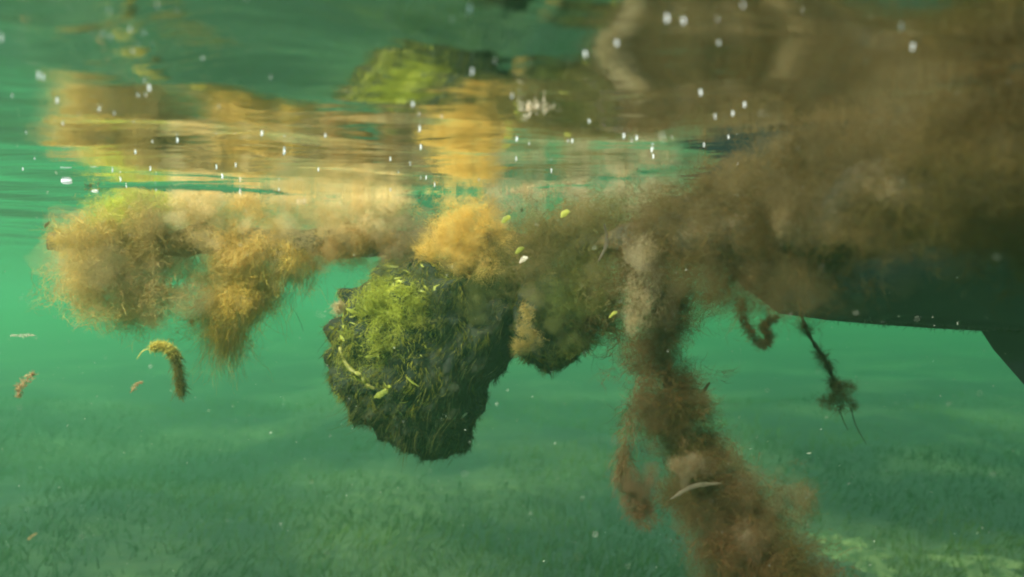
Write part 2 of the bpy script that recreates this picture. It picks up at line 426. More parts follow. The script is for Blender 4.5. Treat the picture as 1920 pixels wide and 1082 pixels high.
def outline_lump(poly, d, depth, sub=5, rough=0.06, seed=0, freq=14):
    """a solid lump with the given outline, its own depth and an uneven skin"""
    poly = np.array([W(x, y, d) for x, y in poly])
    c = poly.mean(0)
    th = np.arctan2(poly[:, 2] - c[2], poly[:, 0] - c[0]); r = np.hypot(poly[:, 2] - c[2], poly[:, 0] - c[0])
    o = np.argsort(th); th, r = th[o], r[o]
    bm = bmesh.new(); bmesh.ops.create_icosphere(bm, subdivisions=sub, radius=1)
    v = np.array([p.co[:] for p in bm.verts]); f = np.array([[q.index for q in p.verts] for p in bm.faces]); bm.free()
    rho = np.hypot(v[:, 0], v[:, 2]); R = np.interp(np.arctan2(v[:, 2], v[:, 0]), np.r_[th[-1] - 2 * math.pi, th, th[0] + 2 * math.pi], np.r_[r[-1], r, r[0]])
    tg = np.linspace(-math.pi, math.pi, 720, endpoint=False); Rg = np.interp(tg, np.r_[th[-1] - 2 * math.pi, th, th[0] + 2 * math.pi], np.r_[r[-1], r, r[0]])
    kr = np.exp(-0.5 * (np.arange(-30, 31) / 9.0) ** 2); kr /= kr.sum()
    Rg = np.convolve(np.r_[Rg[-30:], Rg, Rg[:30]], kr, 'valid'); R = np.interp(np.arctan2(v[:, 2], v[:, 0]), np.r_[tg, math.pi], np.r_[Rg, Rg[0]])
    rho2 = rho ** 0.85
    k = np.where(rho > 1e-6, rho2 / np.maximum(rho, 1e-6), 1)
    p = np.stack([v[:, 0] * k * R, v[:, 1] * depth, v[:, 2] * k * R], 1)
    rad = np.linalg.norm(p, axis=1, keepdims=True)
    p = p * (1 + rough * fbm(p + c, freq, seed, 4)[:, None]) + c
    return p, f, c
def mesh_normals(v, f):
    n = np.zeros_like(v); fn = np.cross(v[f[:, 1]] - v[f[:, 0]], v[f[:, 2]] - v[f[:, 0]])
    for k in range(3): np.add.at(n, f[:, k], fn)
    return unit(n)
def scatter(v, f, n):
    a = np.linalg.norm(np.cross(v[f[:, 1]] - v[f[:, 0]], v[f[:, 2]] - v[f[:, 0]]), axis=1)
    t = RNG.choice(len(f), n, p=a / a.sum()); u = RNG.random((n, 2)); s = np.sqrt(u[:, :1])
    bc = np.hstack([1 - s, s * (1 - u[:, 1:]), s * u[:, 1:]])
    vn = mesh_normals(v, f)
    return (v[f[t]] * bc[:, :, None]).sum(1), unit((vn[f[t]] * bc[:, :, None]).sum(1))

# ------------------------------------------------------------------ the overgrown log below the surface
LOGP = [(90, 452, 1.45), (250, 462, 1.50), (420, 455, 1.56), (600, 460, 1.60), (760, 455, 1.60), (900, 455, 1.55), (1100, 455, 1.40), (1300, 440, 1.15),
        (1500, 410, 0.95), (1700, 378, 0.80), (1950, 335, 0.68), (2350, 290, 0.57), (2800, 240, 0.50)]
LP = np.array([W(*p) for p in LOGP])
path = spline(LP, 160)
log = thing('overgrown_log', path[0], 'long brown log overgrown with fluffy algae lying just under the water surface', 'log')
v, f = tube(path, np.linspace(0.018, 0.05, 160) + 0.006 * np.sin(np.linspace(0, 9, 160)), 20, lump=0.55, freq=16, seed=4)
part('log_core', v, f, M_LOG, log)

def P3(lst):
    return np.array([W(*p) for p in lst])

# round tuft at the far left end
c = P3([(230, 450, 1.46), (180, 455, 1.44), (290, 470, 1.48), (250, 520, 1.46), (200, 510, 1.45), (300, 520, 1.48), (240, 560, 1.46), (330, 470, 1.5), (160, 540, 1.45), (290, 560, 1.47), (150, 490, 1.44), (270, 420, 1.48)])
cloud('algae_tuft', log, c, 0.058, 46000, [OCHRE * 1.2, BROWN * 1.5], (0.02, 0.07), 0.0011, sigma=14.0, seed=1, grav=0.12, label='round brown algae tuft at the left end')
c = P3([(105, 440, 1.42), (135, 450, 1.43), (160, 465, 1.44)])
cloud('algae_tuft', log, c, [0.018, 0.026, 0.035], 3500, [OCHRE, GOLD], (0.015, 0.04), 0.0008, seed=2, flow=(-0.4, 0, 0))
c = P3([(190, 395, 1.45), (240, 385, 1.47), (290, 385, 1.5), (215, 405, 1.45)])
cloud('algae_tuft', log, c, 0.032, 8000, [LIME * 1.6, LIME * 1.2], (0.015, 0.045), 0.0009, seed=3, grav=0.0, label='lime green algae touching the surface')
# plume drooping beside it
c = P3([(470, 470, 1.53), (430, 500, 1.52), (400, 530, 1.52), (450, 540, 1.52), (490, 520, 1.53), (530, 490, 1.55), (390, 570, 1.51), (430, 580, 1.51), (470, 570, 1.52), (410, 610, 1.51), (440, 620, 1.51), (430, 645, 1.51), (560, 500, 1.56), (510, 545, 1.54)])
cloud('algae_plume', log, c, np.array([.04, .04, .04, .04, .04, .034, .034, .034, .03, .026, .024, .016, .026, .024]) * 1.0, 30000, [OCHRE * 1.3, GOLD], (0.03, 0.085), 0.0011, sigma=14.0, seed=8, grav=0.3, flow=(-0.15, 0, -0.5), label='ochre plume of algae trailing down to a ragged point')
n = 3500
rt = c[RNG.integers(5, len(c), n)] + RNG.normal(size=(n, 3)) * 0.02
V, Q, ix = strands(rt, np.array([-0.1, 0, -1]) + 0.45 * RNG.normal(size=(n, 3)), 0.02 + 0.07 * RNG.random(n) ** 2, 0.0006, seg=5, curl=0.5, cfreq=25, grav=0.15, seed=9)
part('trailing_wisps', V, Q, M_FIBER, log, col=np.tile(OCHRE * 0.8, (len(V), 1)), smooth=False, kind='stuff')
# beige haze of filaments between plume and surface
c = P3([(400, 385, 1.53), (470, 382, 1.55), (540, 384, 1.57), (610, 384, 1.58), (680, 386, 1.59), (740, 390, 1.59), (400, 420, 1.53), (460, 410, 1.55), (530, 415, 1.57), (600, 420, 1.58), (660, 425, 1.6), (720, 420, 1.6), (500, 460, 1.57), (580, 470, 1.58), (430, 470, 1.55), (380, 440, 1.53), (330, 400, 1.51), (440, 440, 1.54), (520, 440, 1.56), (600, 445, 1.58), (680, 445, 1.59), (360, 390, 1.52)])
cloud('algae_fringe', log, c, 0.046, 44000, [BEIGE * 1.4, OCHRE * 1.35], (0.02, 0.06), 0.0007, seed=12, grav=0.0, sigma=24.0)
c = P3([(620, 470, 1.55), (670, 460, 1.56), (720, 455, 1.57), (740, 480, 1.56)])
cloud('algae_tuft', log, c, 0.03, 9000, [OCHRE * 0.8, np.array([0.36, 0.15, 0.035])], (0.015, 0.04), 0.0008, seed=13, label='rusty brown algae on the bare neck of the log')
# bright ochre tuft in the middle
c = P3([(850, 425, 1.47), (880, 455, 1.46), (825, 465, 1.47), (905, 495, 1.46), (858, 490, 1.46), (935, 440, 1.47), (872, 398, 1.48), (838, 378, 1.5), (965, 470, 1.46), (800, 480, 1.49), (890, 520, 1.46), (905, 410, 1.47)])
cloud('algae_tuft', log, c, np.array([.04, .036, .03, .03, .034, .026, .028, .024, .02, .022, .014, .03]), 26000, [GOLD * 0.95, OCHRE * 1.4], (0.015, 0.05), 0.0008, seed=14, grav=0.08, label='bright orange ochre algae tuft above the mossy clump')
c = P3([(760, 470, 1.55), (790, 490, 1.54), (790, 440, 1.56), (760, 420, 1.58)])
cloud('algae_tuft', log, c, 0.04, 11000, [BROWN, GREY], (0.02, 0.05), 0.0008, seed=15)
# dark middle stretch
c = P3([(980, 460, 1.46), (1030, 480, 1.42), (1080, 470, 1.40), (1130, 480, 1.37), (1000, 510, 1.45), (1060, 520, 1.41), (1120, 530, 1.37), (1160, 440, 1.33), (1040, 430, 1.42), (1100, 420, 1.38)])
cloud('algae_mat', log, c, 0.060, 50000, [BROWN * 1.1, OLIVE], (0.02, 0.06), 0.0011, seed=16, grav=0.1, sigma=11.0, label='dark brown olive algae along the middle of the log')
c = P3([(1000, 370, 1.48), (1080, 365, 1.44), (1160, 370, 1.36), (930, 385, 1.5), (1230, 365, 1.27)])
cloud('algae_fringe', log, c, 0.035, 12000, [GREY, BEIGE], (0.02, 0.05), 0.0007, seed=17, grav=0.0)
# big soft mass at the right, nearer to the lens
cs, rs, cc = [], [], []
for x, y, d, r in [(1250, 420, 1.18, .055), (1320, 400, 1.12, .06), (1300, 500, 1.13, .06), (1380, 360, 1.05, .06), (1400, 440, 1.04, .065), (1380, 520, 1.05, .055),
                   (1460, 300, 0.97, .055), (1470, 380, 0.97, .065), (1480, 460, 0.96, .06), (1450, 530, 1.0, .05), (1550, 270, 0.89, .05), (1560, 340, 0.88, .065), (1560, 420, 0.88, .06), (1540, 500, 0.92, .045),
                   (1640, 260, 0.82, .05), (1650, 340, 0.81, .065), (1650, 405, 0.81, .05), (1730, 270, 0.76, .055), (1740, 350, 0.75, .06), (1740, 400, 0.76, .045),
                   (1820, 260, 0.71, .055), (1830, 350, 0.70, .06), (1830, 405, 0.70, .045), (1900, 240, 0.67, .055), (1920, 340, 0.66, .06), (1920, 415, 0.66, .048), (2000, 250, .63, .06), (2050, 380, .61, .065), (2200, 260, .58, .07), (2250, 400, .57, .07)]:
    cs.append(W(x, y, d)); rs.append(r)
    k = np.clip((x - 1480) / 380.0 + 0.35 * RNG.normal(), 0, 1); j = np.clip((330 - y) / 120.0, 0, 1)
    cc.append(np.array([BROWN * (0.34 - 0.06 * k), (GREY * 0.62 * (1 - 0.6 * k) + OLIVE * 0.8 * 0.6 * k) * (1 - j) + (GREY * 0.72) * j]) * np.array([1.02, 0.88, 0.64]))  # paler grey upper centres: the highlights along the top are put into the colour
cloud('algae_mat', log, cs, np.array(rs) * 0.95, 120000, cc, (0.02, 0.07), 0.0009, seed=18, grav=0.03, flow=(-0.25, 0, 0.1), sigma=15.0, label='large soft grey brown algae mass nearest the camera')
# small pale details caught in it
def blade(p0, p1, p2, wd, seg=10, face=(0, -1, 0.2)):
    pa = spline([p0, p1, p2], seg + 1); t = unit(np.gradient(pa, axis=0)); s = unit(np.cross(t, np.array(face, dtype=float)[None]))
    u = np.linspace(0, 1, seg + 1); ww = (wd * 0.5 * np.sin(math.pi * np.clip(u * 0.92 + 0.04, 0, 1)) ** 0.6)[:, None]
    ww = ww * (0.75 + 0.5 * np.random.default_rng(int(abs(p0[0]) * 9999)).random((seg + 1, 1))); nr = np.cross(s, t) * wd * 0.12
    v = np.vstack([pa - s * ww, pa + nr, pa + s * ww]); k = seg + 1
    f = [(r * k + i, r * k + i + 1, (r + 1) * k + i + 1, (r + 1) * k + i) for r in range(2) for i in range(seg)]
    return v, np.array(f)
v, f = blade(W(1133, 420, 1.26), W(1138, 455, 1.26), W(1122, 490, 1.26), 0.006)
part('pale_blade', v, f, M_REED, log)
for x, y, d, r in [(982, 488, 1.37, .009), (975, 470, 1.37, .008), (1060, 402, 1.33, .011), (950, 412, 1.4, .010), (1150, 590, 1.25, .006)]:
    v, f = blade(W(x - 8, y + 6, d), W(x, y, d) + [0, 0, r * .3], W(x + 8, y - 5, d), r)
    part('leaf_scrap', v, f, M_LEAF if x != 982 else M_PALE, log)
# curled frond under the right mass
fp = spline(P3([(1390, 560, 1.02), (1395, 600, 1.02), (1415, 635, 1.02), (1435, 645, 1.02), (1440, 628, 1.02), (1432, 612, 1.02), (1452, 596, 1.02)]), 60)
n = 2600
i = RNG.integers(0, 60, n)
V, Q, ix = strands(fp[i] + RNG.normal(size=(n, 3)) * 0.003, rdir(n), 0.003 + 0.007 * RNG.random(n), 0.0008, seg=3, curl=0.8, cfreq=60, seed=4)
part('curled_frond', V, Q, M_FIBER, log, col=np.tile(DARK * 1.2, (len(V), 1)) , smooth=False, kind='stuff', label='small dark curled frond hanging under the log')

# ------------------------------------------------------------------ mossy clump hanging under the log
poly = [(650, 560), (634, 610), (636, 660), (630, 700), (640, 730), (662, 765), (690, 778), (715, 800), (745, 818), (780, 838), (815, 852), (845, 850), (868, 838), (882, 815), (878, 795), (898, 772), (908, 740), (912, 715),
        (935, 695), (958, 676), (975, 640), (985, 590), (985, 540), (960, 500), (880, 480), (800, 485), (720, 505), (680, 530)]
v, f, c = outline_lump(poly, 1.55, 0.15, 6, 0.13, 5, 22)
clump = thing('mossy_clump', (c[0], c[1], v[:, 2].min()), 'large dark green mossy clump hanging beneath the overgrown log', 'algae clump')
part('clump_body', v, f, M_CLUMP, clump)
pts, nrm = scatter(v, f, 9000)
V, Q, ix, i = drape('x', clump, pts, nrm, 24000, None, (-0.40, 0, -0.9), (0.006, 0.022), 0.0009, seed=5, lift=0.12, seg=3, curl=0.8, cfreq=45)
q = pts[i]
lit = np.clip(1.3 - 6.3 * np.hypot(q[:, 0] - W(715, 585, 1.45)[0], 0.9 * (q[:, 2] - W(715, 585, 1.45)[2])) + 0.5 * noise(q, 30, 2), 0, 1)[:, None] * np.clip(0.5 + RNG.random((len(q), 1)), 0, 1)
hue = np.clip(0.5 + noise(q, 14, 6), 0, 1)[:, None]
cc = (MOSS * 0.22 * (1 - hue) + np.array([0.036, 0.031, 0.009]) * hue) * (1 - lit) + np.array([0.62, 0.58, 0.07]) * lit  # yellow-green algae upper left; sunlit and shaded sides are put into the colour
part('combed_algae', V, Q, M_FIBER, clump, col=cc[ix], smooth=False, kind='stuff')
# fuzzy rim on the lower left and the bottom
sel = (q[:, 2] < W(0, 740, 1.55)[2]) | (q[:, 0] < W(665, 0, 1.55)[0])
rt = q[sel][:3500]; nn = nrm[i][sel][:3500]
V, Q, ix = strands(rt, nn + 0.5 * rdir(len(rt)), 0.005 + 0.020 * RNG.random(len(rt)) ** 2, 0.0007, seg=3, curl=0.9, cfreq=40, grav=0.2, seed=6)
part('fuzzy_rim', V, Q, M_FIBER, clump, col=np.tile(np.array([0.11, 0.09, 0.03]), (len(V), 1)), smooth=False, kind='stuff')
# little leaves on the lit shoulder
def leaf_mesh(seed):
    r = np.random.default_rng(seed)
    v, f = blade(np.array([-1.0, 0, 0]), np.array([0, 0.12 * r.normal(), 0.25]), np.array([1.0, 0.1 * r.normal(), 0.05 * r.normal()]), 0.75, 6, (0, 0.2, 1))
    me = mesh('leaf', v, f, None, True); me.materials.append(M_LEAF); return me
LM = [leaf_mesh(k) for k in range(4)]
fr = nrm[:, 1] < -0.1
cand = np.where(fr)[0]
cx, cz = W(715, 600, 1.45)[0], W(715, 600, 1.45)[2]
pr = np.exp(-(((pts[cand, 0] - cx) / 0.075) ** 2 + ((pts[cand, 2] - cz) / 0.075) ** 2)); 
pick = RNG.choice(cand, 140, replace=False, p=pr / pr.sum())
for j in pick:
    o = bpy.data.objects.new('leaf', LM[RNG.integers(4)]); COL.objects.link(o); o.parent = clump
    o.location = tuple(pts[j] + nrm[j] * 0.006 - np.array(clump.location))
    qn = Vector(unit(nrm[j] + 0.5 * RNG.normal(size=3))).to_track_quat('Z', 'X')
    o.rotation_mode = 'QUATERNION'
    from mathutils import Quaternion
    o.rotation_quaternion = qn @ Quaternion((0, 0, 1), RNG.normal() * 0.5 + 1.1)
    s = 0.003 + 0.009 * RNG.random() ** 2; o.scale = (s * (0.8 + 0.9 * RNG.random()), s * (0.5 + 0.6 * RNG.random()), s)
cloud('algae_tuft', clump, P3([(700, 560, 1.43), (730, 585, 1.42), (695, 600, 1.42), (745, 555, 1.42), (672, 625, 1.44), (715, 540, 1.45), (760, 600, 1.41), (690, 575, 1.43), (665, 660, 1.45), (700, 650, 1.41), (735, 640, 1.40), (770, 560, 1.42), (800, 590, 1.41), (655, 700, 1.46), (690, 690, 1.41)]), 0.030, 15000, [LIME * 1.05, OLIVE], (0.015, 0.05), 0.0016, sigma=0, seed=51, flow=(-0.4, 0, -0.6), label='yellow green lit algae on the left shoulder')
cloud('algae_fringe', clump, P3([(720, 525, 1.5), (780, 530, 1.47), (840, 535, 1.46), (900, 540, 1.45), (950, 550, 1.44), (820, 560, 1.43), (890, 575, 1.42), (940, 520, 1.46), (760, 510, 1.5)]), 0.034, 16000, [OLIVE, MOSS * 1.3], (0.015, 0.04), 0.0008, seed=52, flow=(-0.3, 0, -0.5))
jj = np.where(nrm[:, 1] < -0.8)[0]; jj = RNG.choice(jj, 900)
V, Q, ix = strands(pts[jj] + nrm[jj] * 0.003, np.array([-0.45, -0.1, -0.9]) + 0.12 * RNG.normal(size=(900, 3)), 0.02 + 0.04 * RNG.random(900), 0.0009, seg=5, curl=0.25, cfreq=14, seed=53, wander=0.08)
hh = RNG.random((900, 1)); part('long_filaments', V, Q, M_FIBER, clump, col=(np.array([0.04, 0.05, 0.015]) * (1 - hh) + np.array([0.17, 0.17, 0.05]) * hh)[ix], smooth=False, kind='stuff')
# yellow stalk with a leaf at its end
sp = spline(P3([(637, 652, 1.47), (646, 676, 1.44), (658, 694, 1.42), (676, 704, 1.41), (686, 720, 1.41), (702, 730, 1.41)]), 40)
v, f = tube(sp, 0.0036 + 0.0005 * np.sin(np.linspace(0, 37, 40)) + 0.0004 * RNG.normal(size=40), 8)
st = part('stalk', v, f, M_STALK, clump, label='yellow knobbly stalk on the left side')
v, f = blade(W(702, 745, 1.40), W(715, 739, 1.395), W(731, 729, 1.40), 0.012)
part('stalk_leaf', v, f, M_LEAF, clump, parent=st)
v, f = blade(W(858, 788, 1.43), W(866, 782, 1.43), W(877, 774, 1.43), 0.004)
part('leaf_scrap', v, f, M_PALE, clump)
# the spiky bud on the left shoulder
n = 500
rt = np.tile(W(640, 580, 1.52), (n, 1)) + RNG.normal(size=(n, 3)) * 0.006
V, Q, ix = strands(rt, np.array([-0.5, -0.2, 0.7]) + 0.7 * rdir(n), 0.01 + 0.015 * RNG.random(n), 0.001, seg=3, seed=9)
part('spiky_bud', V, Q, M_FIBER, clump, col=np.tile(BEIGE, (len(V), 1)), smooth=False, kind='stuff')

# smaller green clump next to it, with a tangle of threads
poly = [(965, 560), (962, 610), (985, 655), (1005, 680), (1035, 693), (1060, 682), (1078, 660), (1100, 645), (1130, 640), (1165, 620), (1180, 570), (1170, 520), (1080, 500), (1000, 510)]
poly = [(970, 560), (972, 620), (990, 660), (1010, 683), (1038, 692), (1062, 684), (1078, 662), (1098, 642), (1112, 610), (1110, 560), (1080, 520), (1010, 520)]
v, f, c = outline_lump(poly, 1.43, 0.07, 5, 0.20, 8, 18)
sm = thing('green_algae_clump', (c[0], c[1], v[:, 2].min()), 'smaller green algae clump with loose thread tangle between mossy clump and hanging rope', 'algae clump')
part('clump_body', v, f, M_CLUMP, sm)
pts, nrm = scatter(v, f, 4000)
V, Q, ix, i = drape('x', sm, pts, nrm, 9000, None, (0.1, 0, -0.9), (0.008, 0.02), 0.0009, seed=15, lift=0.6, seg=3, curl=1.0, cfreq=50)
hue = np.clip(0.5 + noise(pts[i], 18, 6), 0, 1)[:, None]
part('combed_algae', V, Q, M_FIBER, sm, col=(np.array([0.03, 0.05, 0.01]) * (1 - hue) + np.array([0.09, 0.085, 0.018]) * hue)[ix], smooth=False, kind='stuff')
cloud('algae_tuft', sm, P3([(985, 615, 1.32), (1000, 635, 1.32), (988, 585, 1.33), (975, 650, 1.33)]), 0.015, 3000, [OCHRE * 0.8, OLIVE], (0.01, 0.03), 0.0009, seed=33, label='orange brown tuft on the near side')
cloud('algae_tuft', sm, P3([(1090, 590, 1.38), (1120, 575, 1.36), (1150, 590, 1.36), (1140, 550, 1.35), (1100, 620, 1.38), (1040, 600, 1.36), (1060, 640, 1.37), (1020, 560, 1.37), (1070, 560, 1.36)]), 0.030, 20000, [MOSS * 1.8, OLIVE * 1.2], (0.015, 0.04), 0.0009, seed=34)
n = 240
rt = np.tile(W(1130, 610, 1.36), (n, 1)) + RNG.normal(size=(n, 3)) * np.array([0.022, 0.01, 0.018])
V, Q, ix = strands(rt, rdir(n), 0.04 + 0.05 * RNG.random(n), 0.0012, seg=10, curl=0.7, cfreq=40, seed=19, wander=0.3)
part('thread_tangle', V, Q, M_FIBER, sm, col=np.tile(DARK, (len(V), 1)), smooth=False, kind='stuff')

# ------------------------------------------------------------------ rope hanging to the seabed, furred with brown algae
RP = [(1205, 430, 1.22), (1225, 500, 1.22), (1240, 600, 1.22), (1250, 700, 1.22), (1265, 790, 1.21), (1300, 870, 1.19), (1345, 950, 1.17), (1405, 1030, 1.14), (1480, 1110, 1.10), (1620, 1260, 1.05), (1850, 1480, 1.0), (2200, 1800, 0.98)]
rp = spline(P3(RP), 300)
rope = thing('hanging_rope', rp[-1], 'hanging rope furred with ragged reddish brown algae sloping down to the right', 'rope')
v, f = tube(spline(P3(RP), 200), 0.0075, 10, lump=0.2, freq=80)
part('rope_core', v, f, M_ROPE, rope)
ci_ = np.linspace(4, 225, 46).astype(int); uu = ci_ / 299.0
wob = np.stack([0.026 * np.sin(uu * 47), 0.01 * np.cos(uu * 31), 0 * uu], 1)
rr_ = 0.040 + 0.010 * np.sin(uu * 61) + 0.012 * np.clip((uu - 0.42) / 0.25, 0, 1)
RED = np.array([0.17, 0.092, 0.030]); UMB = np.array([0.095, 0.066, 0.017])
cloud('rope_algae', rope, rp[ci_] + wob, rr_, 120000, [RED * np.array([1.05, 0.95, 1.15]), UMB], (0.02, 0.06), 0.0010, seed=20, grav=0.12, flow=(0.05, 0, -0.35), floor=0.4, sigma=24.0, fill=0.36)
cloud('side_tuft', rope, P3([(1175, 905, 1.19), (1210, 905, 1.19), (1190, 930, 1.19), (1197, 955, 1.19)]), 0.020, 6500, [np.array([0.22, 0.11, 0.05]), np.array([0.16, 0.09, 0.035])], (0.01, 0.03), 0.0008, seed=22, grav=0.1, sigma=60.0, fill=2.0, label='heart shaped algae tuft left of the rope')
lp = spline(P3([(1215, 690, 1.2), (1185, 770, 1.19), (1172, 850, 1.19), (1165, 890, 1.19)]), 80)
n = 900; i = RNG.integers(0, 80, n)
V, Q, ix = strands(lp[i] + RNG.normal(size=(n, 3)) * 0.007, rdir(n) + np.array([0, 0, -0.8]), 0.01 + 0.025 * RNG.random(n), 0.0008, seg=3, curl=0.6, seed=23)
part('algae_thread', V, Q, M_FIBER, rope, col=np.tile(np.array([0.20, 0.12, 0.05]), (len(V), 1)), smooth=False, kind='stuff')
cloud('algae_wisp', rope, P3([(1350, 870, 1.18), (1385, 900, 1.18), (1420, 930, 1.17), (1460, 940, 1.17), (1500, 930, 1.18), (1440, 970, 1.16), (1490, 980, 1.16)]), 0.030, 6000, [np.array([0.22, 0.15, 0.06]), np.array([0.18, 0.13, 0.05])], (0.012, 0.04), 0.0008, seed=24)
cloud('algae_tuft', rope, P3([(1200, 470, 1.15), (1205, 500, 1.15), (1215, 550, 1.15), (1200, 590, 1.15)]), 0.024, 8000, [GREY, BEIGE * 0.9], (0.01, 0.03), 0.0008, seed=25, label='greyish tuft where the rope leaves the log')
for x, y in [(1290, 876), (1402, 1012)]:
    cloud('algae_tuft', rope, [W(x, y, 1.11)], 0.022, 1600, [BEIGE * 0.8, np.array([0.22, 0.13, 0.06])], (0.01, 0.025), 0.0009, seed=26)

v, f = blade(W(1258, 936, 1.10), W(1300, 912, 1.095), W(1352, 906, 1.10), 0.007)
single('pale_reed_strip', v, f, M_REED, 'thin pale curved reed strip lying across the hanging rope', 'reed')

# ------------------------------------------------------------------ thin twig dangling at the right
tp = spline(P3([(1498, 560, 1.1), (1506, 600, 1.1), (1524, 640, 1.1), (1548, 675, 1.1), (1560, 705, 1.1), (1572, 728, 1.1)]), 60)
twig = thing('dangling_twig', tp[0], 'thin dark weedy twig dangling alone under the algae mass near the boat', 'twig')
v, f = tube(tp, np.linspace(0.0030, 0.0022, 60) * (1 + 0.25 * np.sin(np.linspace(0, 60, 60))), 8, lump=0.3, freq=200)
part('stem', v, f, M_TWIG, twig)
n = 2600; i = RNG.integers(0, 60, n)
V, Q, ix = strands(tp[i], rdir(n) + np.array([0, 0, -0.2]), (0.002 + 0.010 * RNG.random(n)) * (0.3 + 1.4 * (noise(tp[i], 90, 4) > 0.1)), 0.0007, seg=3, curl=0.7, cfreq=80, seed=29)
part('fuzz', V, Q, M_FIBER, twig, col=np.tile(DARK, (len(V), 1)), smooth=False, kind='stuff')
for k, (pts_, m_) in enumerate([([(1572, 724), (1588, 722), (1602, 728)], 480), ([(1570, 725), (1562, 745), (1556, 765)], 480), ([(1572, 728), (1578, 750), (1572, 770)], 480), ([(1574, 728), (1590, 748), (1598, 768)], 480), ([(1560, 745), (1548, 750), (1538, 752)], 250)]):
    bp = spline(P3([(x, y, 1.1 + 0.01 * k - 0.02) for x, y in pts_]), 20)
    i = RNG.integers(0, 20, m_)
    V, Q, ix = strands(bp[i] + RNG.normal(size=(m_, 3)) * 0.0034, rdir(m_) + np.array([0, 0, -0.3]), 0.003 + 0.010 * RNG.random(m_), 0.0005, seg=3, curl=0.8, cfreq=80, seed=30 + k)
    part('branchlet', V, Q, M_FIBER, twig, col=np.tile(DARK * 1.8, (len(V), 1)), smooth=False, kind='stuff')
for pts_ in ([(1596, 765), (1602, 790), (1612, 812), (1624, 832)], [(1574, 770), (1582, 790), (1590, 806)]):
    v, f = tube(spline(P3([(x, y, 1.1) for x, y in pts_]), 16), np.linspace(0.0009, 0.0004, 16), 6)
    part('thread', v, f, M_TWIG, twig)

# ------------------------------------------------------------------ boat moored behind
def boat():
    """hull lofted from sections along +X (bow at the left), V bottom with a chine, topsides above the water"""
    sec = []                                  # x, keel z, half beam at chine, chine z, half beam at sheer, sheer z
    for u in np.linspace(0, 1, 40) ** 1.7:
        x = 9.0 * u
        keel = -0.315 + 0.10 * math.exp(-x / 0.45) + 0.40 * max(0, 1 - x / 0.30) ** 2
        hb = 0.95 * min(1, u / 0.40) ** 0.75
        chz = -0.10 + 0.40 * max(0, 1 - u / 0.25) ** 1.8
        shb = 1.30 * min(1, u / 0.34 + 0.03) ** 0.45
        sec.append((x, keel, hb, chz, shb, 1.15 + 0.35 * (1 - u) ** 1.6))
    vb, vt = [], []
    for x, kz, hb, cz, sb, sz in sec:
        cz = max(cz, kz + 0.02)
        ring = [(-sb, sz), (-(sb * .6 + hb * .4), (sz * .6 + cz * .4)), (-hb, cz), (-hb * 0.55, kz + (cz - kz) * 0.42), (-hb * 0.18 - 0.015, kz + (cz - kz) * 0.07), (0, kz)]
        ring = ring + [(-a, b) for a, b in ring[-2::-1]]
        vb.append([(x - 0.75 * max(0, b + 0.1) * max(0, 1 - x / 2.5), a, b) for a, b in ring])
    V = np.array(vb); n, m = V.shape[:2]
    bottom, tops = [], []
    for i in range(n - 1):
        for j in range(m - 1):
            q = (i * m + j, (i + 1) * m + j, (i + 1) * m + j + 1, i * m + j + 1)
            (tops if j in (0, 1, m - 2, m - 3) else bottom).append(q)
    return V.reshape(-1, 3), np.array(bottom), np.array(tops), V
Vb, fb, ft, Vg = boat()
ang = math.radians(-7)
R = np.array([[math.cos(ang), -math.sin(ang), 0], [math.sin(ang), math.cos(ang), 0], [0, 0, 1]])
BO = np.array([0.34, 1.74, 0.0])
def place(v): return np.asarray(v) @ R.T + BO
bt = thing('moored_boat', place([(4.5, 0, -0.4)])[0], 'dark blue boat hull with slanted keel fin in the background at right', 'boat')
def sub(V, F):
    ids, inv = np.unique(F, return_inverse=True); return V[ids], inv.reshape(F.shape)
v, f = sub(Vb, fb); part('hull_bottom', place(v), f, M_HULL, bt)
v, f = sub(Vb, ft); part('topside', place(v), f, M_TOP, bt)
n, m = Vg.shape[:2]
dk = np.vstack([Vg[:, 0] - [0, 0, 0.02], Vg[:, -1] - [0, 0, 0.02]]); part('deck', place(dk), [(i, i + 1, n + i + 1, n + i) for i in range(n - 1)], M_TOP, bt, smooth=False)
tr = Vg[-1]; part('transom', place(tr), [(j, j + 1, m - 2 - j, m - 1 - j) for j in range(m // 2)], M_TOP, bt, smooth=False)
kf = []
for x0, x1, z in [(0.69, 2.2, -0.27), (0.73, 2.2, -0.335), (1.15, 2.3, -0.85), (1.21, 2.25, -0.88)]:
    for u, t in [(0, 0), (0.2, 1), (0.5, 1.1), (0.85, 0.6), (1, 0.05)]:
        kf.append((x0 + (x1 - x0) * u, 0.05 * t, z))
    for u, t in [(0.85, 0.6), (0.5, 1.1), (0.2, 1)]:
        kf.append((x0 + (x1 - x0) * u, -0.05 * t, z))
fq = [(r * 8 + j, r * 8 + (j + 1) % 8, (r + 1) * 8 + (j + 1) % 8, (r + 1) * 8 + j) for r in range(3) for j in range(8)] + [(24, 25, 26, 31), (26, 27, 30, 31), (27, 28, 29, 30)]
part('keel_fin', place(kf), np.array(fq), M_HULL, bt)

n = 2600; u = 0.38 + 1.4 * RNG.random(n)
hp = np.stack([u, 0.03 * RNG.normal(size=n), -0.310 + 0.10 * np.exp(-u / 0.45)], 1)
V, Q, ix = strands(place(hp), rdir(n) + np.array([0, 0, -0.5]), 0.004 + 0.014 * RNG.random(n) ** 2, 0.0012, seg=2, seed=61)
part('hull_weed', V, Q, M_FIBER, bt, col=np.tile(np.array([0.02, 0.03, 0.015]), (len(V), 1)), smooth=False, kind='stuff')

